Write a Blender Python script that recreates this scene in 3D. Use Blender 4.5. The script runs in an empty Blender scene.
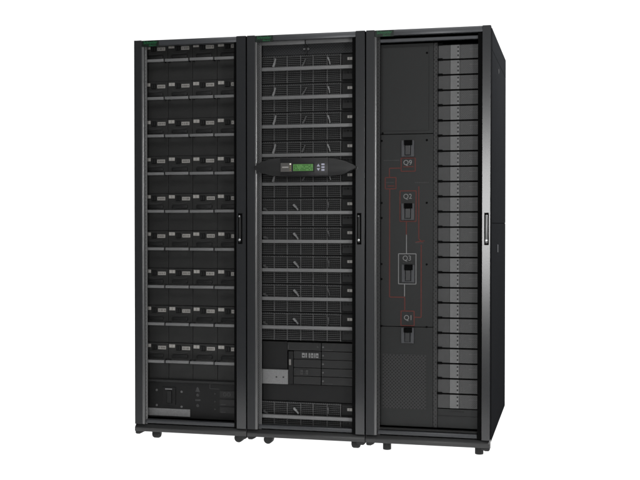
import bpy, bmesh, math, random
from mathutils import Vector, Matrix
random.seed(7)
S = bpy.context.scene
COL = S.collection
PI = math.pi

# ------------------------------------------------------------------ materials
def new_mat(name):
    m = bpy.data.materials.new(name); m.use_nodes = True
    nt = m.node_tree
    return m, nt, nt.nodes['Principled BSDF']

def paint(name, col, rough=.5, metal=0., spec=.35, var=.18, scale=9., bump=.04, grain=900., tint=None, rv=.04):
    """painted or moulded surface: base colour with slight uneven wear, grained micro relief"""
    m, nt, b = new_mat(name)
    N, L = nt.nodes.new, nt.links.new
    tc = N('ShaderNodeTexCoord'); oi = N('ShaderNodeObjectInfo')
    off = N('ShaderNodeVectorMath'); off.operation = 'MULTIPLY_ADD'
    comb = N('ShaderNodeCombineXYZ')
    for k in range(3): L(oi.outputs['Random'], comb.inputs[k])
    L(comb.outputs[0], off.inputs[0]); off.inputs[1].default_value = (7, 5, 9); L(tc.outputs['Object'], off.inputs[2])
    n = N('ShaderNodeTexNoise'); n.inputs['Scale'].default_value = scale; n.inputs['Detail'].default_value = 6; n.inputs['Roughness'].default_value = .65
    L(off.outputs[0], n.inputs['Vector'])
    mx = N('ShaderNodeMix'); mx.data_type = 'RGBA'
    lo = [c*(1-var) for c in col]; hi = [c*(1+var) for c in (tint or col)]
    mx.inputs[6].default_value = (*lo, 1); mx.inputs[7].default_value = (*hi, 1)
    L(n.outputs['Fac'], mx.inputs[0]); L(mx.outputs[2], b.inputs['Base Color'])
    rr = N('ShaderNodeMapRange'); rr.inputs[3].default_value = max(0, rough-rv); rr.inputs[4].default_value = min(1, rough+rv)
    L(n.outputs['Fac'], rr.inputs[0]); L(rr.outputs[0], b.inputs['Roughness'])
    b.inputs['Metallic'].default_value = metal
    b.inputs['Specular IOR Level'].default_value = spec
    if bump:
        g = N('ShaderNodeTexNoise'); g.inputs['Scale'].default_value = grain; g.inputs['Detail'].default_value = 2
        L(tc.outputs['Object'], g.inputs['Vector'])
        bp = N('ShaderNodeBump'); bp.inputs['Strength'].default_value = bump; bp.inputs['Distance'].default_value = .001
        L(g.outputs['Fac'], bp.inputs['Height']); L(bp.outputs[0], b.inputs['Normal'])
    return m

def perforated(name, col, hole, pitch, axes=(0, 2), fill=.25, rough=.55, spec=.3, stagger=True):
    """sheet metal with rows of punched holes (a dark pattern that belongs to the sheet)"""
    m, nt, b = new_mat(name)
    N, L = nt.nodes.new, nt.links.new
    tc = N('ShaderNodeTexCoord'); sp = N('ShaderNodeSeparateXYZ'); L(tc.outputs['Object'], sp.inputs[0])
    def mth(op, a, bb):
        q = N('ShaderNodeMath'); q.operation = op
        for i, v in enumerate((a, bb)):
            if v is None: continue
            if isinstance(v, (int, float)): q.inputs[i].default_value = v
            else: L(v, q.inputs[i])
        return q.outputs[0]
    k = PI/pitch
    a = mth('MULTIPLY', sp.outputs[axes[0]], k); c = mth('MULTIPLY', sp.outputs[axes[1]], k)
    if stagger: s = mth('MULTIPLY', mth('SINE', a, None), mth('SINE', c, None)); s = mth('ABSOLUTE', s, None) if False else s
    else: s = mth('MULTIPLY', mth('ABSOLUTE', mth('SINE', a, None), None), mth('ABSOLUTE', mth('SINE', c, None), None))
    f = N('ShaderNodeMapRange'); f.inputs[1].default_value = fill; f.inputs[2].default_value = fill+.3; L(s, f.inputs[0])
    mx = N('ShaderNodeMix'); mx.data_type = 'RGBA'; mx.inputs[6].default_value = (*col, 1); mx.inputs[7].default_value = (*hole, 1)
    L(f.outputs[0], mx.inputs[0]); L(mx.outputs[2], b.inputs['Base Color'])
    b.inputs['Roughness'].default_value = rough; b.inputs['Specular IOR Level'].default_value = spec
    bp = N('ShaderNodeBump'); bp.inputs['Strength'].default_value = .5; bp.inputs['Distance'].default_value = .001; bp.invert = True
    L(f.outputs[0], bp.inputs['Height']); L(bp.outputs[0], b.inputs['Normal'])
    return m

def g(v, t=(1, 1, 1)): return (v*t[0], v*t[1], v*t[2])
COOL = (.96, 1., 1.08); WARM = (1.04, 1., .94)
M = {}
M['door'] = paint('satin_black_door_paint', g(.015, COOL), .25, 0, .7, .08, 3., 0, rv=.006)
M['post'] = paint('dark_grey_post_paint', g(.017, COOL), .42, 0, .3, .08, 3., .01, rv=.015)
M['trim'] = paint('silver_grey_trim', g(.060), .27, .12, 1.0, .08, 4., 0, rv=.01)
M['rail'] = paint('grey_rail_enamel', g(.052, COOL), .36, .2, .5, .1, 5., .03, rv=.015)
M['shell'] = paint('matte_black_shell', g(.010), .8, 0, .0, .2, 2., .03)
M['side'] = paint('matte_side_panel_paint', g(.0065, COOL), .8, 0, .0, .15, 1.5, .03)
M['seal'] = paint('black_rubber_seal', g(.004), .85, 0, .0)
M['beam'] = paint('charcoal_base_paint', g(.022), .35, .1, .5, .12, 6., .04)
M['caster'] = paint('black_caster_rubber', g(.014), .6, 0, .3, .2, 20.)
M['battery'] = paint('black_battery_plastic', g(.017, (1, 1, .97)), .55, 0, .25, .3, 14., .12, 500.)
M['battery_low'] = paint('black_battery_lower_plastic', g(.017, (1, 1, .97)), .6, 0, .2, .3, 14., .12, 500.)
M['bar'] = paint('mid_grey_bar_plastic', g(.125), .45, 0, .4, .14, 18., .06)
M['tag'] = paint('pale_grey_tag', g(.28, WARM), .5, 0, .4, .35, 160., .05)
M['tag_line'] = paint('grey_tag_line', g(.13, WARM), .5, 0, .3, .2, 160., 0)
M['print'] = paint('dim_grey_print', g(.042), .6, 0, .2, .3, 120., 0)
M['print_hi'] = paint('light_grey_print', g(.18), .6, 0, .2, .2, 120., 0)
M['backing'] = paint('dark_module_backing', g(.014), .7, 0, .15, .35, 30., .05)
M['grille'] = perforated('dotted_wire_grille', g(.098), g(.028), .0048, fill=.0)
M['grille_v'] = paint('pale_wire_grille', g(.095), .5, .15, .4, .25, 60., .1)
M['blade_bar'] = paint('worn_steel_blade', g(.18), .42, .35, .5, .25, 60., .05)
M['blade_bar_dim'] = paint('dull_steel_blade', g(.055), .5, .3, .4, .25, 60., .05)
M['blank'] = paint('black_blanking_sheet', g(.008), .55, 0, .2, .16, 6., .06)
M['card'] = paint('charcoal_card_face', g(.0145), .5, 0, .25, .2, 20., .06)
M['plate'] = paint('speckled_zinc_plate', g(.155), .5, .1, .4, .45, 130., .2, 260.)
M['black'] = paint('deep_black_plastic', g(.005), .5, 0, .3)
M['bezel'] = paint('black_bezel_moulding', g(.0135), .45, 0, .3, .2, 40., .3, 700.)
M['bezel_mid'] = paint('black_bezel_fascia', g(.011, (1.05, 1, 1.05)), .4, 0, .35, .2, 40., .04)
M['fascia_plate'] = paint('brown_grey_fascia_label', g(.075, WARM), .5, 0, .3, .25, 80.)
M['panel'] = paint('graphite_panel_paint', g(.0135, (.97, 1.02, 1.0)), .46, 0, .22, .1, 4., .1, 600., rv=.015)
M['panel_strip'] = perforated('punched_edge_strip', g(.024), g(.004), .010, fill=.3)
M['vent'] = perforated('punched_vent_sheet', g(.021), g(.002), .0085, fill=.1)
M['vent_fine'] = perforated('fine_top_vent_sheet', g(.019, COOL), g(.006), .007, fill=.0)
M['holes'] = perforated('perforated_rack_flange', g(.06), g(.028), .006, fill=.1, rough=.4)
M['holes_lit'] = perforated('lit_perforated_rack_flange', g(.13), g(.085), .009, fill=.25, rough=.36, spec=.5)  # rack flange copy with cabinet one's stronger light put into the colour
M['holes_dark'] = perforated('dark_perforated_rack_flange', g(.017), g(.006), .009, fill=.2, rough=.5)
M['red'] = paint('red_line_print', (.085, .022, .018), .6, 0, .2, .3, 60., 0)
M['white_print'] = paint('white_line_print', g(.18), .6, 0, .2, .15, 60., 0)
M['breaker'] = paint('breaker_grey_case', g(.042, (.97, 1, 1.08)), .5, 0, .35, .2, 40.)
M['toggle'] = paint('breaker_dark_toggle', g(.011, COOL), .4, 0, .4)
M['dist'] = perforated('speckled_module_face', g(.058), g(.038), .0046, fill=.1)
M['dist_left'] = paint('dark_grey_module_face', g(.043), .55, 0, .3, .2, 40., .15, 500.)
M['dist_band'] = paint('light_grey_module_band', g(.115), .55, 0, .3, .16, 40., .08)
M['dist_tick'] = paint('white_grey_module_tick', g(.18), .55, 0, .3, .2, 60., 0)
M['dist_faint'] = paint('faint_module_print', g(.075), .55, 0, .3, .2, 60., 0)
M['faint'] = paint('faint_grey_marking', g(.030), .6, 0, .2, .3, 90., 0)
M['sill'] = paint('dim_grey_sill', g(.036, COOL), .4, .2, .4, .1, 5., .03)
M['socket'] = paint('dark_socket_plastic', g(.007), .6, 0, .1)
M['grip'] = paint('black_grip', g(.010), .5, 0, .25, .15, 30., .0)
M['chrome'] = paint('bright_lock_chrome', g(.85), .18, .8, .6, .05, 20., 0)
M['handle'] = paint('silver_handle_lever', g(.17), .35, .6, .5, .1, 20., .03)
M['handle_dark'] = paint('dark_handle_lever', g(.012), .5, 0, .3, .1, 20., .03)
M['badge'] = paint('dark_green_badge', (.002, .008, .004), .4, 0, .4, .2, 60., 0)
M['badge_text'] = paint('green_badge_letters', (.012, .13, .045), .45, 0, .4, .2, 60., 0)
M['screw'] = paint('dull_screw_head', g(.095), .4, .4, .5, .2, 60., 0)
M['screw_dark'] = paint('black_screw_head', g(.006), .5, 0, .4)

def lit(name, col, strength):
    m, nt, b = new_mat(name)
    n = nt.nodes.new('ShaderNodeTexNoise'); n.inputs['Scale'].default_value = 120
    tc = nt.nodes.new('ShaderNodeTexCoord'); nt.links.new(tc.outputs['Object'], n.inputs['Vector'])
    mx = nt.nodes.new('ShaderNodeMix'); mx.data_type = 'RGBA'
    mx.inputs[6].default_value = (*[c*.8 for c in col], 1); mx.inputs[7].default_value = (*[c*1.2 for c in col], 1)
    nt.links.new(n.outputs['Fac'], mx.inputs[0]); nt.links.new(mx.outputs[2], b.inputs['Emission Color'])
    b.inputs['Base Color'].default_value = (*[c*.3 for c in col], 1)
    b.inputs['Emission Strength'].default_value = strength
    return m
M['lcd'] = lit('lit_green_lcd', (.055, .155, .036), 1.)
M['lcd_ink'] = paint('dark_green_lcd_ink', (.012, .07, .012), .5, 0, .2, .2, 60., 0)
M['key'] = paint('pale_key_cap', (.36, .36, .44), .4, 0, .4, .1, 60., 0)
M['led_white'] = lit('white_led', (.8, .8, .7), 1.)
M['led_green'] = lit('dim_green_led', (.16, .2, .05), .8)
M['led_amber'] = lit('dim_amber_led', (.2, .12, .05), .8)

# ------------------------------------------------------------------ mesh building
class MB:
    def __init__(self): self.bm = bmesh.new()
    def box(self, x0, x1, y0, y1, z0, z1, bev=0., seg=2):
        t = bmesh.new()
        bmesh.ops.create_cube(t, size=1.)
        for v in t.verts:
            v.co = Vector((x0+(v.co.x+.5)*(x1-x0), y0+(v.co.y+.5)*(y1-y0), z0+(v.co.z+.5)*(z1-z0)))
        if bev > 0:
            bmesh.ops.bevel(t, geom=t.edges[:], offset=bev, segments=seg, affect='EDGES', profile=.5)
        return self._merge(t)
    def prism(self, poly, axis, a0, a1, bev=0.):
        """poly: 2-D outline in the other two axes (x,z for 'y'; x,y for 'z'; y,z for 'x'); extruded along axis"""
        t = bmesh.new()
        def P(p, a): return {'y': (p[0], a, p[1]), 'z': (p[0], p[1], a), 'x': (a, p[0], p[1])}[axis]
        A = [t.verts.new(P(p, a0)) for p in poly]; B = [t.verts.new(P(p, a1)) for p in poly]
        t.faces.new(A); t.faces.new(B[::-1])
        n = len(poly)
        for i in range(n): t.faces.new([A[i], B[i], B[(i+1) % n], A[(i+1) % n]][::-1])
        bmesh.ops.recalc_face_normals(t, faces=t.faces[:])
        if bev > 0: bmesh.ops.bevel(t, geom=t.edges[:], offset=bev, segments=2, affect='EDGES', profile=.5)
        return self._merge(t)
    def cyl(self, c, r, axis, a0, a1, n=20, r1=None, bev=0.):
        poly = [(c[0]+r*math.cos(2*PI*i/n), c[1]+r*math.sin(2*PI*i/n)) for i in range(n)]
        return self.prism(poly, axis, a0, a1, bev)
    def bar(self, p, q, w, y0, y1):
        """flat strip of width w in the xz plane from p to q, between depths y0 and y1"""
        d = Vector((q[0]-p[0], q[1]-p[1])).normalized(); n = Vector((-d.y, d.x))*w/2
        return self.prism([(p[0]+n.x, p[1]+n.y), (q[0]+n.x, q[1]+n.y), (q[0]-n.x, q[1]-n.y), (p[0]-n.x, p[1]-n.y)], 'y', y0, y1)
    def _merge(self, t):
        me = bpy.data.meshes.new('tmp'); t.to_mesh(me); t.free(); self.bm.from_mesh(me); bpy.data.meshes.remove(me); return self
    def mesh(self, name, mat, smooth=False):
        bmesh.ops.recalc_face_normals(self.bm, faces=self.bm.faces[:])
        me = bpy.data.meshes.new(name); self.bm.to_mesh(me); self.bm.free()
        me.materials.append(mat)
        if smooth:
            me.polygons.foreach_set('use_smooth', [True]*len(me.polygons))
            me.set_sharp_from_angle(angle=math.radians(40))
        return me
    def build(self, name, mat, parent=None, smooth=False):
        o = bpy.data.objects.new(name, self.mesh(name, mat, smooth)); COL.objects.link(o); o.parent = parent
        return o

def thing(name, loc, label, cat, group=None):
    o = bpy.data.objects.new(name, None); o.empty_display_size = .05; COL.objects.link(o)
    o.location = loc; o['label'] = label; o['category'] = cat
    if group: o['group'] = group
    return o
def dup(root, loc, label):
    def cp(o, par):
        c = o.copy(); COL.objects.link(c); c.parent = par
        for ch in o.children: cp(ch, c)
        return c
    kids = list(root.children)
    r = root.copy(); COL.objects.link(r); r.location = loc; r['label'] = label
    for k in kids: cp(k, r)
    return r
def text(body, size, name, mat, parent, x, y, z, align='CENTER', depth=.0004, shear=0., width=1.):
    cu = bpy.data.curves.new('lettering', 'FONT'); cu.body = body; cu.size = size; cu.extrude = depth
    cu.align_x = align; cu.align_y = 'CENTER'; cu.shear = shear
    t = bpy.data.objects.new('tmp_text', cu); COL.objects.link(t)
    dg = bpy.context.evaluated_depsgraph_get()
    me = bpy.data.meshes.new_from_object(t.evaluated_get(dg)); me.name = name
    bpy.data.objects.remove(t); me.materials.clear(); me.materials.append(mat)
    me.transform(Matrix.Translation((x, y, z)) @ Matrix.Rotation(PI/2, 4, 'X') @ Matrix.Diagonal((width, 1, 1, 1)))
    o = bpy.data.objects.new(name, me); COL.objects.link(o); o.parent = parent
    return o
ORD = ['top', 'second', 'third', 'fourth', 'fifth', 'sixth', 'seventh', 'eighth', 'ninth', 'tenth']

# ------------------------------------------------------------------ studio: white floor and backdrop, lit from behind by added lamps
def white_acrylic():
    m = bpy.data.materials.new('white_translucent_acrylic'); m.use_nodes = True
    nt = m.node_tree; nt.nodes.clear()
    o = nt.nodes.new('ShaderNodeOutputMaterial'); a = nt.nodes.new('ShaderNodeBsdfTranslucent'); d = nt.nodes.new('ShaderNodeBsdfDiffuse')
    n = nt.nodes.new('ShaderNodeTexNoise'); n.inputs['Scale'].default_value = 2
    r = nt.nodes.new('ShaderNodeMapRange'); r.inputs[3].default_value = .86; r.inputs[4].default_value = .9
    tc = nt.nodes.new('ShaderNodeTexCoord'); nt.links.new(tc.outputs['Object'], n.inputs['Vector'])
    nt.links.new(n.outputs['Fac'], r.inputs[0])
    for b in (a, d): nt.links.new(r.outputs[0], b.inputs['Color'])
    mx = nt.nodes.new('ShaderNodeMixShader'); mx.inputs[0].default_value = .04
    nt.links.new(a.outputs[0], mx.inputs[1]); nt.links.new(d.outputs[0], mx.inputs[2]); nt.links.new(mx.outputs[0], o.inputs[0])
    return m
ACR = white_acrylic()
fl = MB().box(-8, 10, -1.25, 5.598, -.012, 0).build('floor', ACR); fl['kind'] = 'structure'
bd = MB().box(-8, 10, 5.6, 5.612, -.012, 6).build('backdrop', ACR); bd['kind'] = 'structure'

FLW, BKW = 670, 720
def area(name, loc, aim, sx, sy, power, col=(1, 1, 1)):
    l = bpy.data.lights.new(name, 'AREA'); l.shape = 'RECTANGLE'; l.size = sx; l.size_y = sy; l.energy = power; l.color = col
    o = bpy.data.objects.new(name, l); COL.objects.link(o); o.location = loc
    d = Vector(aim)-Vector(loc); o.rotation_euler = d.to_track_quat('-Z', 'Y').to_euler()
    return o
area('added_floor_backlight', (1, 2.5, -.25), (1, 2.5, 0), 17.5, 7.5, FLW)  # added unseen lamp that turns the floor white without shadows
area('added_backdrop_backlight', (1, 7, 2.4), (1, 5, 2.4), 17.5, 8, BKW)  # added unseen lamp that whitens the backdrop from the back
area('overhead_softbox', (1.2, -3.2, 4.4), (.9, 0, 1.0), 3.2, 1.6, 76)
area('added_side_lamp', (3.9, .9, 4.0), (1.8, .6, 1.9), 1.2, 1.2, 700)  # added overhead lamp that makes the side panel lighter towards its top
area('side_strip_softbox', (3.6, -2.7, 1.7), (.9, 0, 1.3), .5, .8, 42)
area('front_strip_lamp', (1.38, -4.97, 1.20), (1.78, 0, 1.15), .17, 1.25, 58)
W = bpy.data.worlds.new('World'); S.world = W; W.use_nodes = True
W.node_tree.nodes['Background'].inputs[0].default_value = (.9, .95, 1, 1); W.node_tree.nodes['Background'].inputs[1].default_value = .12

# ------------------------------------------------------------------ cabinets
TOP, BASE, DEP = 2.030, .042, 1.07
CABG = 'tall black cabinets bayed side by side'
def cabinet(x0, swivel, label, stile_in, seal_in, handle_x, handle_mat, fx, fmat, last=False):
    c = thing('equipment_cabinet', (x0, 0, 0), label, 'cabinet', CABG)
    b = MB()
    b.box(.004, .016, .042, DEP, BASE+.02, TOP-.004); b.box(.584, .5968 if last else .596, .042, DEP, BASE+.02, TOP-.004)
    b.box(.016, .584, .042, DEP, TOP-.016, TOP-.004); b.box(.016, .584, .042, DEP, BASE+.02, BASE+.03); b.box(.016, .584, DEP-.012, DEP-.001, BASE+.03, TOP-.016)
    b.build('shell', M['shell'], c)
    # door: left post with rounded silver inner edge, right stile, top rail, seal, bottom rail
    d = MB()
    d.box(.003, .0440, 0, .040, .079, TOP, .0015)
    d.build('door_post', M['post'], c)
    door = MB().box(stile_in, .5965, 0, .040, .079, TOP, .0008).build('door', M['door'], c)
    # rounded edge
    seg = 8; prof = [(.0442, .0008)]
    for i in range(seg+1):
        a = math.radians(12+66*i/seg); prof.append((.0442+.0125*math.sin(a), .0095-.0095*math.cos(a)))
    prof += [(.0567, .014), (.0442, .014)]
    MB().prism(prof, 'z', .0795, TOP-.032).build('edge_trim', M['trim'], door, True)
    MB().box(.0450, fx, .0165, .0235, .0795, TOP-.032).build('rack_flange', M[fmat], door)
    if fmat == 'holes': MB().box(fx-.0022, fx+.0002, .0155, .0163, .0795, TOP-.032).build('flange_lip', M['bar'], door)
    MB().box(seal_in, stile_in-.0005, .006, .046, .081, TOP-.030).build('door_seal', M['seal'], door)
    MB().box(.0445, stile_in-.0005, .0015, .040, TOP-.029, TOP-.0015, .002).build('top_rail', M['rail'], door, True)
    MB().box(.058, seal_in-.001, .012, .040, .083, .103, .003).build('bottom_rail', M['sill'], door, True)
    # badge
    MB().box(.0475, .138, -.0006, .0014, TOP-.034, TOP-.0035, .001).build('badge', M['badge'], door)
    text('Schneider', .0215, 'badge_lettering', M['badge_text'], door, .092, -.0012, TOP-.0135, width=.86, shear=.1)
    text('Electric', .0125, 'badge_lettering', M['badge_text'], door, .104, -.0012, TOP-.0275, width=1.0, shear=.1)
    # handle
    hx = handle_x
    f = MB()
    for x_0, x_1, z_0, z_1 in ((hx-.0105, hx-.0065, 1.0, 1.152), (hx+.0065, hx+.0105, 1.0, 1.152), (hx-.0065, hx+.0065, 1.0, 1.005), (hx-.0065, hx+.0065, 1.147, 1.152)):
        f.box(x_0, x_1, -.004, .0005, z_0, z_1, .0008)
    f.box(hx-.0065, hx+.0065, -.0006, .0006, 1.005, 1.147)
    f.build('handle_frame', M['seal'], door)
    MB().box(hx-.0058, hx+.0058, -.012, -.0008, 1.008, 1.142, .004, 3).build('handle', handle_mat, door, True)
    MB().cyl((hx, 1.021), .0058, 'y', -.0155, -.0122, 20, bev=.0012).build('lock_button', M['chrome'], door, True)
    MB().cyl((hx-.001, 1.137), .0042, 'y', -.0140, -.0122, 16, bev=.001).build('handle_pivot', M['chrome' if x0 == 0 else 'blade_bar'], door, True)
    # base
    MB().prism([(.0, BASE), (.0, .062), (.016, .078), (.06, .078), (.06, BASE)], 'x', .002, .598, .0015).build('base_beam', M['beam'], c, True)
    for xx, s in ((.004, 1), (.596, -1)):
        p = [(xx, BASE-.001), (xx, BASE-.010), (xx+s*.006, BASE-.0145), (xx+s*.022, BASE-.0145), (xx+s*.036, BASE-.008), (xx+s*.042, BASE-.001)]
        MB().prism(p, 'y', .004, .075, .001).build('corner_bracket', M['caster'], c)
    for xx in (.096, .542):
        for yy in (.066, .98):
            if last:
                ca = MB().cyl((xx, yy), .0205, 'z', 0, .034, 24, bev=.003); ca = ca.build('levelling_foot', M['caster'], c, True)
                MB().cyl((xx, yy), .0235, 'z', .0342, BASE+.019, 24, bev=.001).build('foot_collar', M['caster'], ca, True)
            else:
                ax = swivel[0 if xx < .3 else 1]; q, w = (yy, xx) if ax == 'x' else (xx, yy)
                ca = MB().cyl((q, .0225), .0225, ax, w-.022, w+.022, 28, bev=.011 if ax == 'x' else .004).build('caster', M['caster'], c, True)
                MB().box(xx-.0245, xx+.0245, yy-.016, yy+.016, .034, BASE+.019, .003).build('caster_fork', M['caster'], ca)
    MB().box(.5967, .5974, .0006, .0404, .080, TOP-.001).build('matte_edge_cover', M['side'], door)  # added matte cover that keeps the door's side from reflecting the backdrop
    if last:
        def panel(name, z0, z1):
            return MB().box(.5972, .5998, .046, DEP-.004, z0, z1).build(name, M['side'], c)
        panel('side_panel', 1.9245, TOP-.006); u = panel('side_panel', 1.1045, 1.9215); l = panel('side_panel', .066, 1.1015)
        MB().box(.6000, .6018, .442, .456, .955, .994, .0006).build('panel_latch', M['rail'], l)
        MB().cyl((.477, 1.88), .012, 'x', .6000, .6018, 16).build('panel_lock', M['black'], u)
        MB().box(.5970, .5985, .041, .0455, .066, TOP-.006).build('corner_gasket', M['seal'], c)
    return c
cab1 = cabinet(0, 'xy', 'tall black cabinet filled with nine rows of battery modules', .5483, .5335, .568, M['handle_dark'], .0645, 'holes_lit')
cab2 = cabinet(.6, 'yx', 'middle tall black cabinet with green screen panel across its door', .5519, .5340, .570, M['handle_dark'], .0725, 'holes')
cab3 = cabinet(1.2, '', 'tall black cabinet with breaker panel and exposed side panel', .5584, .5376, .5795, M['handle'], .0690, 'holes_dark', True)

# ------------------------------------------------------------------ battery modules (36, cabinet one)
PW, PH = .1325, .1916
def battery(loc, label):
    j = lambda a=.0012: random.uniform(-a, a)
    t = thing('battery_module', loc, label, 'battery module', 'battery modules in the nine-row cabinet')
    # origin: module's left edge, handle bar's centre height; y = 0 at the face
    b = MB(); b.box(.0008, PW-.0008, 0, .55, .010, .0895, .0015); b.box(.0008, PW-.0008, .004, .55, -.1000, .010, .0015)
    b.build('casing', M['battery'], t)
    MB().box(.002, PW-.002, -.003, 0, .0875, .0893).build('top_lip', M['print'], t)
    e = j(.0006); yj = j(.0015)
    h = MB(); h.box(.0035, PW-.0035, -.050+yj, -.036, -.0072+e, .0072+e, .002)
    hd = h.build('handle', M['bar'], t, True)
    for ax in (.008, PW-.014): MB().box(ax, ax+.006, -.036, .004, -.006, .006).build('handle_arm', M['black'], hd)
    dx, dz = j(.0015), j()
    l = MB().box(.006+dx, .0375+dx, -.0014, .0004, .0670+dz, .0835+dz).build('tag', M['tag'], t)
    MB().box(.0205+dx, .0225+dx, -.0020, -.0014, .069+dz, .0815+dz).build('tag_mark', M['tag_line'], l)
    dx, dz = j(.002), j()
    r = MB().box(.0760+dx, .1190+dx, -.0014, .0004, .0570+dz, .0745+dz).build('tag', M['tag'], t)
    q = MB()
    for k in range(4): q.box(.080+.0095*k+dx, .0850+.0095*k+dx+random.choice((0, .002, .003)), -.0020, -.0014, .061+dz, .0705+dz)
    q.build('tag_mark', M['tag_line'], r)
    s = MB().box(.044, .070, -.004, .0004, .053, .080, .002).build('socket', M['socket'], t)
    q = MB(); q.box(.048, .052, -.0046, -.004, .057, .076); q.box(.060, .064, -.0046, -.004, .057, .076); q.build('contact', M['card'], s)
    MB().box(.024, .108, -.010, .0004, .0140, .0330, .005, 3).build('grip', M['grip'], t, True)
    p = [(.018, .046), (.030, .040), (.060, .036), (.095, .040), (.108, .047), (.100, .047), (.060, .041), (.030, .045)]
    MB().prism(p, 'y', -.0012, .0004).build('latch_arc', M['faint'], t)
    return t
proto = None
for r in range(9):
    for cidx in range(4):
        row = ['top', 'second', 'third', 'fourth', 'fifth', 'sixth', 'seventh', 'eighth', 'lowest'][r]
        colm = ['first from the left, half behind the post', 'second from the left', 'third from the left', 'fourth from the left, next to the door handle side'][cidx]
        lab = f'black battery module with grey handle bar in the {row} row, {colm.split(",")[0]}'
        loc = (.0212+PW*cidx, .080, 1.930-PH*r)
        battery(loc, lab)   # each with its own slightly different tag seats

# ------------------------------------------------------------------ switch unit under the batteries
t = thing('switch_unit', (0, .075, 0), 'dark switch unit with silver plate below the battery rows', 'switch unit')
MB().box(.020, .553, 0, .5, .104, .304, .002).build('face_panel', M['blank'], t)
MB().box(.020, .553, -.010, 0, .288, .300, .002).build('top_ledge', M['card'], t)
MB().box(.030, .275, -.006, 0, .113, .151, .001).build('silver_plate', M['plate'], t)
br = MB().box(.125, .195, -.005, 0, .170, .262, .001).build('breaker', M['blank'], t)
MB().box(.150, .176, -.014, -.005, .180, .245, .003).build('toggle', M['black'], br)
MB().box(.140, .178, -.0062, -.005, .249, .2545).build('breaker_mark', M['print_hi'], br)
for xx, zz in ((.092, .244), (.228, .240), (.092, .166), (.228, .163)):
    MB().cyl((xx, zz), .0062, 'y', -.003, 0, 12, bev=.001).build('screw', M['screw'], t)
ind = MB(); ind.prism([(.302, .243), (.328, .243), (.324, .250), (.321, .262), (.315, .267), (.309, .262), (.306, .250)], 'y', -.0015, 0); ind.build('bell_mark', M['print'], t)
for zz, ww in ((.226, .008), (.172, .008)): MB().cyl((.315, zz), ww, 'y', -.0015, 0, 10).build('indicator', M['print'], t)
MB().box(.302, .330, -.0015, 0, .196, .204).build('indicator', M['print'], t)
k = MB(); k.box(.380, .3825, -.0015, 0, .262, .284); k.box(.380, .432, -.0015, 0, .260, .2625); k.build('corner_mark', M['print'], t)
dsp = MB().box(.434, .535, -.0022, 0, .218, .252).build('display', M['card'], t)
text('00', .030, 'display_mark', M['print'], dsp, .472, -.0026, .234, width=1.4)
for zz in (.178, .140):
    f = MB().box(.434, .535, -.0022, 0, zz, zz+.030).build('slot_cover', M['card'], t)
    MB().box(.440, .465, -.0030, -.0022, zz+.003, zz+.006).build('slot_mark', M['print'], f)
for zz in (.236, .196, .157): MB().cyl((.408, zz), .0055, 'y', -.0018, 0, 3).build('pointer', M['print'], t)

# ------------------------------------------------------------------ power modules (11, cabinet two)
MH = .1419
def power(loc, label, kind):
    t = thing('power_module', loc, label, 'power module', 'power modules behind grilles')
    # origin x: cabinet two's left; z: bar centre; y: face
    MB().box(.046, .535, .012, .6, -.0695, .0695).build('casing', M['backing'], t)
    s = MB()
    for half in (-1, 1):
        for i in range(6):
            z = half*.0125 + half*.0092*(i+.4)
            s.box(.047, .468, .004, .0115, z-.0010, z+.0010)
    gr = s.build('grille', M['grille'], t)
    for x in (.0573, .1249, .1921, .2614, .3252, .3962, .4643):
        MB().box(x-.0013, x+.0013, .001, .0115, -.0665, .0665).build('grille_rib', M['grille_v'], gr)
    dl = MB()
    for i in range(44): dl.box(.050+.0096*i, .0545+.0096*i, .000, .0035, .0655, .0685)
    dl.build('dotted_edge', M['grille_v'], t)
    MB().box(.047, .535, -.030, -.012, -.0085, .0085, .002).build('front_bar', M['bar'], t, True)
    if kind == 'upper': lv = [((.122, .012), (.136, .056), 'blade_bar', .010), ((.272, .014), (.290, .050), 'blade_bar_dim', .009), ((.402, .052), (.414, .018), 'blade_bar', .007)]
    else: lv = [((.228, .042), (.252, .012), 'blade_bar', .010), ((.070, .022), (.094, .012), 'blade_bar_dim', .010), ((.404, .050), (.407, .020), 'blade_bar_dim', .007)]
    for p, q, mt, w in lv:  # slanted bars stand in for reflective fan blades behind the grille
        j = [random.uniform(-.004, .004) for _ in range(4)]
        p = (p[0]+j[0]*.5, p[1]+j[1]*.4); q = (q[0]+j[2], q[1]+j[3])
        m = ((p[0]+q[0])/2+.0015, (p[1]+q[1])/2)
        k = MB(); k.bar(p, m, w, -.008, .003); k.bar(m, q, w*.7, -.0065, .003); k.build('blade_bar', M[mt], t)
    for _ in range(7):   # small highlights painted as bright bits on single grille wires
        x = random.uniform(.055, .455); hf = random.choice((-1, 1)); i = random.randrange(6); z = hf*.0125+hf*.0092*(i+.4); ln = random.uniform(.004, .014)
        MB().box(x, x+ln, .0030, .0041, z-.0014, z+.0014).build('wire_glint', M['blade_bar_dim'], gr)
    so = MB().box(.472, .533, .0, .0115, -.058, -.012, .002).build('socket', M['black'], t)
    k = MB()
    for i in range(3): k.box(.480+.017*i, .490+.017*i, -.0015, 0, -.030, -.020)
    k.build('contact', M['backing'], so)
    MB().box(.470, .533, .004, .0115, .012, .0645, .002).build('side_block', M['blank'], t)
    lb = MB().box(.4985, .5335, .000, .004, .036, .050, .001).build('tag', M['tag'], t)
    MB().box(.508, .511, -.0006, 0, .038, .048).build('tag_mark', M['tag_line'], lb)
    return t
protos = {}
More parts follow.
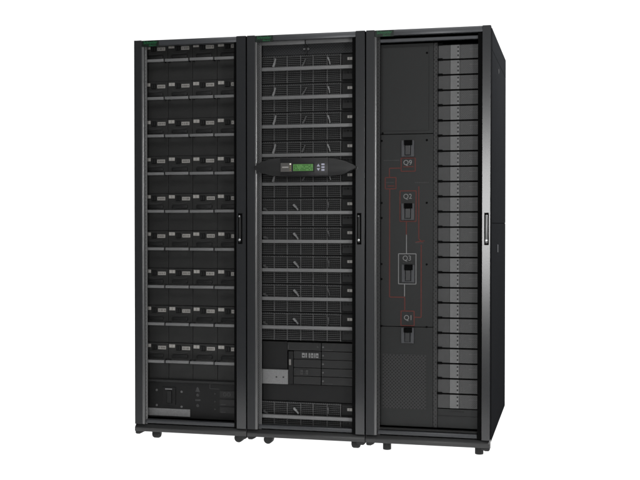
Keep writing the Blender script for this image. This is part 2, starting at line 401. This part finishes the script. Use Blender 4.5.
for r in range(11):
    kind = 'upper' if r < 5 else 'lower'
    z = 1.8645-MH*r if r < 10 else .1433
    if r == 10: lab = 'lowest grilled power module, standing apart below the dark blank strip'
    else: lab = f'black grilled power module with grey bar, {ORD[r]} from the top' if r else 'topmost black grilled power module, right under the dark top vents'
    if r == 4: lab = 'black grilled power module partly covered by the green screen panel'
    loc = (.6, .060, z)
    power(loc, lab, kind)

# top vents of cabinet two
t = thing('top_vent_panel', (.6, .062, 0), 'dark perforated vent panel with two knobs above the power modules', 'vent panel')
MB().box(.046, .535, .004, .02, 1.937, 2.000).build('vent_sheet', M['vent_fine'], t)
MB().box(.047, .289, -.028, -.010, 1.984, 2.002, .002).build('front_bar', M['bar'], t, True)
MB().box(.294, .535, -.028, -.010, 1.984, 2.002, .002).build('front_bar', M['bar'], t, True)
MB().box(.288, .295, -.006, .004, 1.937, 2.000).build('centre_divider', M['black'], t)
for xx in (.281, .302): MB().cyl((xx, 1.962), .006, 'y', -.008, .004, 14, bev=.001).build('knob', M['screw'], t)

# bypass section of cabinet two
t = thing('blanking_plate', (.6, .066, 0), 'plain black blanking plate left of the stacked cards', 'blanking plate')
MB().box(.046, .192, 0, .02, .3745, .512, .001).build('sheet', M['blank'], t)
t = thing('connection_plate', (.6, .056, 0), 'speckled light grey plate with two small screws under the blanking plate', 'metal plate')
MB().box(.046, .197, 0, .02, .3010, .3730, .001).build('sheet', M['plate'], t)
for xx in (.138, .174): MB().cyl((xx, .336), .004, 'y', -.0015, 0, 12).build('screw', M['screw_dark'], t)
t = thing('blanking_plate', (.6, .070, 0), 'wide plain black strip between the cards and the lowest grilled module', 'blanking plate')
MB().box(.046, .535, 0, .02, .2165, .3000, .001).build('sheet', M['blank'], t)
t = thing('latch_block', (.6, .060, 0), 'narrow black block with small pale latch beside the stacked cards', 'latch block')
MB().box(.199, .223, 0, .1, .302, .466, .001).build('block', M['backing'], t)
MB().box(.2025, .2135, -.006, 0, .397, .427, .002).build('latch', M['tag_line'], t)
CH = .0420
def card(x0, x1, r, label):
    z1 = .511-CH*r; z0 = z1-CH+.002
    t = thing('plug_in_card', (.6, .058, z0), label, 'plug-in card', 'plug-in cards stacked between the power modules')
    MB().box(x0, x1, 0, .3, 0, z1-z0, .0025).build('face_plate', M['card'], t)
    return t, z1-z0
side = ['topmost', 'second', 'third', 'fourth', 'lowest']
for r in range(5):
    how = ['wide black card with grey lower edge, topmost of the stack', 'black card with a row of large pale connectors', 'plain black card below the one with pale connectors', 'black card with one dim pair of connectors', 'plain black card, lowest of the stack beside the speckled plate'][r]
    t, h = card(.194 if r == 0 else .226, .366, r, how)
    if r == 0:
        k = MB(); k.box(.205, .260, -.0016, 0, .004, .0062); k.box(.197, .202, -.0030, 0, .008, .028, .001); k.build('edge_mark', M['print'], t)
        MB().cyl((.350, .020), .0045, 'y', -.003, 0, 12).build('screw', M['print'], t)
    if r in (1, 3):
        ws = [(.270, .285), (.288, .296), (.304, .312), (.316, .328), (.332, .338), (.341, .354)] if r == 1 else [(.262, .276), (.281, .284), (.288, .303)]
        mt = M['print_hi'] if r == 1 else M['print']
        for a, bb in ws:
            cn = MB().box(a, bb, -.005, 0, .008, .031, .001).build('connector', mt, t)
            MB().box(a+.0035, bb-.0025, -.0056, -.005, .015, .021).build('connector_slot', M['card'], cn)
    t, h = card(.369, .533, r, f'plain black card with one screw, {side[r]} of the right column')
    MB().cyl((.377, .020), .0046, 'y', -.003, 0, 12, bev=.001).build('screw', M['screw'], t)
    if r in (0, 4):
        k = MB()
        for i in range(7): k.box(.386+.006*i, .3895+.006*i+.001*(i % 2), -.0008, 0, .004, .0085)
        k.build('small_print', M['print'], t)

# ------------------------------------------------------------------ control panel across door two (part of the cabinet)
cp = bpy.data.objects.new('control_panel', None); COL.objects.link(cp); cp.parent = cab2; cp.location = (0, 0, 0)
bpy.data.objects.remove(cp)
ys = -.030
prof = [(.0440, 1.3755), (.052, 1.384), (.086, 1.4045), (.135, 1.4185), (.185, 1.4225), (.425, 1.4195), (.470, 1.4125), (.506, 1.4035), (.545, 1.3860), (.5600, 1.3745),
        (.556, 1.3650), (.506, 1.3420), (.470, 1.3345), (.425, 1.3300), (.185, 1.3315), (.135, 1.3345), (.086, 1.3490), (.052, 1.3660)]
cp = MB().prism(prof, 'y', ys, -.0015, .004).build('control_panel', M['bezel'], cab2, True)
cp['label'] = 'lens-shaped black panel with lit green screen'
MB().box(.1835, .425, ys-.005, ys, 1.3325, 1.4190, .002).build('fascia', M['bezel_mid'], cp, True)
yf = ys-.005
MB().box(.186, .243, yf-.0012, yf, 1.3535, 1.3960).build('fascia_label', M['fascia_plate'], cp)
MB().box(.194, .226, yf-.0018, yf-.0012, 1.3725, 1.3785).build('fascia_mark', M['tag'], cp)
k = MB(); k.box(.244, .3555, yf-.003, yf, 1.3515, 1.3565); k.box(.244, .3555, yf-.003, yf, 1.3895, 1.3945); k.box(.244, .2495, yf-.003, yf, 1.3565, 1.3895); k.box(.3500, .3555, yf-.003, yf, 1.3565, 1.3895); k.build('screen_frame', M['black'], cp)
MB().box(.2495, .3500, yf-.0012, yf, 1.3565, 1.3895).build('screen', M['lcd'], cp)
rn = random.Random(3); k = MB()
for row in range(4):
    x = .254
    while x < .345:
        w = rn.choice((.003, .0045, .006))
        if rn.random() < .62: k.box(x, min(x+w, .347), yf-.0016, yf-.0012, 1.3600+.0074*row, 1.3640+.0074*row)
        x += w+.0022
k.build('screen_digits', M['lcd_ink'], cp)
for i, mt in enumerate(('led_white', 'led_amber', 'led_green', 'led_amber')):
    MB().cyl((.2355, 1.3905-.0098*i), .0035 if i == 0 else .0028, 'y', yf-.0026, yf-.0012, 12).build('indicator_light', M[mt], cp)
for s in (1, -1):
    MB().prism([(.368, 1.373+s*.004), (.384, 1.373+s*.004), (.376, 1.373+s*.0175)], 'y', yf-.003, yf, .0006).build('arrow_key', M['key'], cp)
for i in range(3):
    MB().box(.391, .4065, yf-.003, yf, 1.3830-.0135*i, 1.3915-.0135*i, .001).build('key', M['key'], cp)

# ------------------------------------------------------------------ distribution panel (cabinet three)
PY = .050
t = thing('breaker_panel', (1.2, PY, 0), 'graphite breaker panel with four breakers and red wiring lines', 'breaker panel')
X0, X1 = .0625, .3215
for z0, z1 in ((1.5340, 1.966), (.6040, 1.5310), (.1200, .6010)):
    MB().box(X0, X1, 0, .015, z0, z1, .0012).build('face_plate', M['panel'], t)
k = MB()
for a, b_ in (((.075, 1.548), (.300, 1.548)), ((.300, 1.548), (.300, 1.952)), ((.300, 1.952), (.075, 1.952)), ((.075, 1.952), (.075, 1.548))): k.bar(a, b_, .0015, -.0012, 0)
k.build('embossed_outline', M['blank'], t)
MB().box(.3225, .3430, 0, .015, .120, 1.966, .001).build('edge_strip', M['panel_strip'], t)
MB().box(.077, .288, -.0012, 0, .205, .468).build('vent', M['vent'], t)
# breakers: z centre of each case
def zz(v): return 1.1008+(222.0-v)*.004855
def xx(u): return (u-380)*.004777+.0615
def breaker(u0, u1, v0, v1):
    x0, x1, z1, z0 = xx(u0), xx(u1), zz(v0), zz(v1); w = x1-x0; h = z1-z0
    f = MB()
    f.box(x0, x0+w*.26, -.012, 0, z0, z1, .001); f.box(x1-w*.26, x1, -.012, 0, z0, z1, .001)
    f.box(x0+w*.26, x1-w*.26, -.010, 0, z0, z0+h*.08, .001)
    o = f.build('breaker', M['breaker'], t)
    MB().box(x0+w*.27, x1-w*.27, -.006, 0, z0+h*.08, z1-h*.1).build('breaker_well', M['black'], o)
    MB().box(x0+w*.22, x1-w*.14, -.022, 0, z1-h*.30, z1+h*.01, .0015).build('breaker_hood', M['seal'], o)
    MB().box(x0+w*.30, x1-w*.30, -.018, -.006, z0+h*.10, z0+h*.70, .002).build('toggle', M['toggle'], o)
for a in ((402.6, 415.4, 139.5, 155.6), (402.6, 415.6, 202, 218.3), (403, 416, 262.8, 280.3), (402.6, 415.4, 325.5, 340.8)): breaker(*a)
def lines(mat, name, segs, w=.0047):
    k = MB()
    for i, (a, b_) in enumerate(segs):
        d = -.0008-.00008*(i % 8)
        k.bar((xx(a[0]), zz(a[1])), (xx(b_[0]), zz(b_[1])), w, d, 0)
    return k.build(name, mat, t)
def rect(u0, v0, u1, v1): return [((u0, v0), (u1, v0)), ((u1, v0), (u1, v1)), ((u1, v1), (u0, v1)), ((u0, v1), (u0, v0))]
red = rect(402, 157, 416.3, 170) + rect(385.7, 176, 396.7, 187.3) + rect(400.8, 189.5, 417.2, 219.8) + rect(402, 309, 415.4, 323.5)
red += [((402, 166.8), (390, 166.8)), ((390, 166.8), (390, 176)), ((390.3, 187.3), (390.3, 295.3)), ((390.3, 295.3), (405.8, 295.3)), ((405.8, 295.3), (405.8, 309)),
        ((407.4, 219.8), (407.4, 233)), ((420, 185), (420, 237)), ((422.5, 243), (422.5, 315)), ((422.5, 315), (415.4, 315)),
        ((420, 237), (424, 241)), ((416.5, 240.5), (425.8, 239)), ((404, 165.5), (414.5, 165.5)), ((388, 184.5), (395, 184.5))]
lines(M['red'], 'red_wiring_lines', red)
wh = [((407.5, 232), (407.5, 252))] + [((405.6, 282), (405.6, 294.5))]
lines(M['white_print'], 'white_wiring_lines', wh + rect(399.4, 252, 417.2, 282), .0036)
for body, u, v in (('Q9', 408.6, 161.6), ('Q2', 408.6, 195.2), ('Q3', 408.0, 256.6), ('Q1', 409.4, 315.8)):
    text(body, .0345, 'breaker_lettering', M['white_print'], t, xx(u), -.0012, zz(v), width=.95)
for u0, u1, v in ((384, 399, 159), (386.5, 394.5, 181), (416, 430, 181.3), (404, 413, 260.6), (416.5, 425, 241)):
    k = MB(); x = xx(u0); rn = random.Random(int(u0*7+v))
    while x < xx(u1):
        w = rn.choice((.003, .005, .007)); k.box(x, x+w, -.0010, 0, zz(v)-.0022, zz(v)+.0022); x += w+.002
    k.build('small_print', M['print'], t)
for u, v in ((382, 139), (428, 139), (382, 201), (428, 201), (382, 262), (428, 262), (382, 216), (382, 277), (428, 324), (382, 324), (428, 53), (383, 131.5)):
    MB().cyl((xx(u), zz(v)-.002), .0052, 'y', -.002, 0, 12).build('screw', M['seal'], t)

# ------------------------------------------------------------------ distribution modules (24)
DP = .0726
def dist(loc, label):
    t = thing('distribution_module', loc, label, 'distribution module', 'narrow grey modules stacked beside the breaker panel')
    w = .196
    MB().box(.0, w, .004, .4, -DP, -.0005).build('casing', M['seal'], t)
    MB().box(.0015, .0575, 0, .004, -DP+.0012, -.0065, .001).build('front_plate', M['dist_left'], t)
    bd = MB().box(.0585, .1030, -.0015, .004, -DP+.0012, -.0065, .001).build('front_plate', M['dist_band'], t)
    MB().box(.104, w, 0, .004, -DP+.0012, -.0065, .001).build('front_plate', M['dist'], t)
    for i in range(3):
        MB().cyl((.0955, -.0175-.0195*i), .0040, 'y', -.0028, -.0015, 10).build('hole', M['black'], bd)
    k = MB()
    for i in range(3): k.box(.0925, .0990, -.0022, -.0015, -.0295-.0195*i, -.0250-.0195*i)
    k.build('tick', M['dist_tick'], bd)
    k = MB(); rn = random.Random(5); x = .150
    while x < .190:
        ww = rn.choice((.003, .005, .007)); k.box(x, x+ww, -.0006, 0, -.030, -.0265); x += ww+.0015
    k.box(.150, .192, -.0004, 0, -.0405, -.0395)
    k.build('small_print', M['dist_faint'], t)
    MB().box(-.002, .022, -.006, .004, -.0062, .0045, .001).build('hinge_stub', M['seal'], t)
    return t
proto = None
for r in range(24):
    n = ['top', 'second', 'third', 'fourth', 'fifth', 'sixth', 'seventh', 'eighth', 'ninth', 'tenth', 'eleventh', 'twelfth']
    lab = f'grey distribution module, {n[r]} from the top of the tall stack' if r < 12 else f'grey distribution module, {n[23-r]} from the bottom of the tall stack'
    lab = lab.replace('top from the top', 'topmost').replace('top from the bottom', 'lowest')
    loc = (1.5445, .048, 1.9580-DP*r)
    if proto is None: proto = dist(loc, lab)
    else: dup(proto, loc, lab)
t = thing('blanking_plate', (1.2, .050, 0), 'dark slotted plate below the stack of grey distribution modules', 'blanking plate')
p = MB().box(.3445, .545, 0, .02, .120, .2120, .002).build('sheet', M['panel'], t)
MB().box(.405, .470, -.0015, 0, .196, .203).build('slot', M['black'], t)
MB().box(.3445, .545, -.003, 0, .177, .179).build('sheet_fold', M['card'], t)
# top filler and bottom sills of cabinet three
MB().box(.062, .537, .020, .040, 1.972, 1.988, .002).build('filler_bar', M['rail'], cab3)
MB().box(.062, .537, .022, .040, .1035, .1150, .002).build('sill_bar', M['blank'], cab3)

# ------------------------------------------------------------------ camera
cam = bpy.data.cameras.new('camera'); co = bpy.data.objects.new('camera', cam); COL.objects.link(co)
yaw, pit = -.2374, -.0156
F = Vector((math.sin(yaw)*math.cos(pit), math.cos(yaw)*math.cos(pit), math.sin(pit))); R = Vector((math.cos(yaw), -math.sin(yaw), 0)); U = R.cross(F)
co.matrix_world = Matrix(((R.x, U.x, -F.x, 2.1788), (R.y, U.y, -F.y, -4.9741), (R.z, U.z, -F.z, 1.1008), (0, 0, 0, 1)))
cam.sensor_fit = 'HORIZONTAL'; cam.sensor_width = 36; cam.lens = 1049.854*36/640; cam.clip_end = 200; cam.clip_start = .05
S.camera = co
S.view_settings.view_transform = 'Standard'; S.view_settings.look = 'None'; S.view_settings.exposure = 0; S.view_settings.gamma = 1
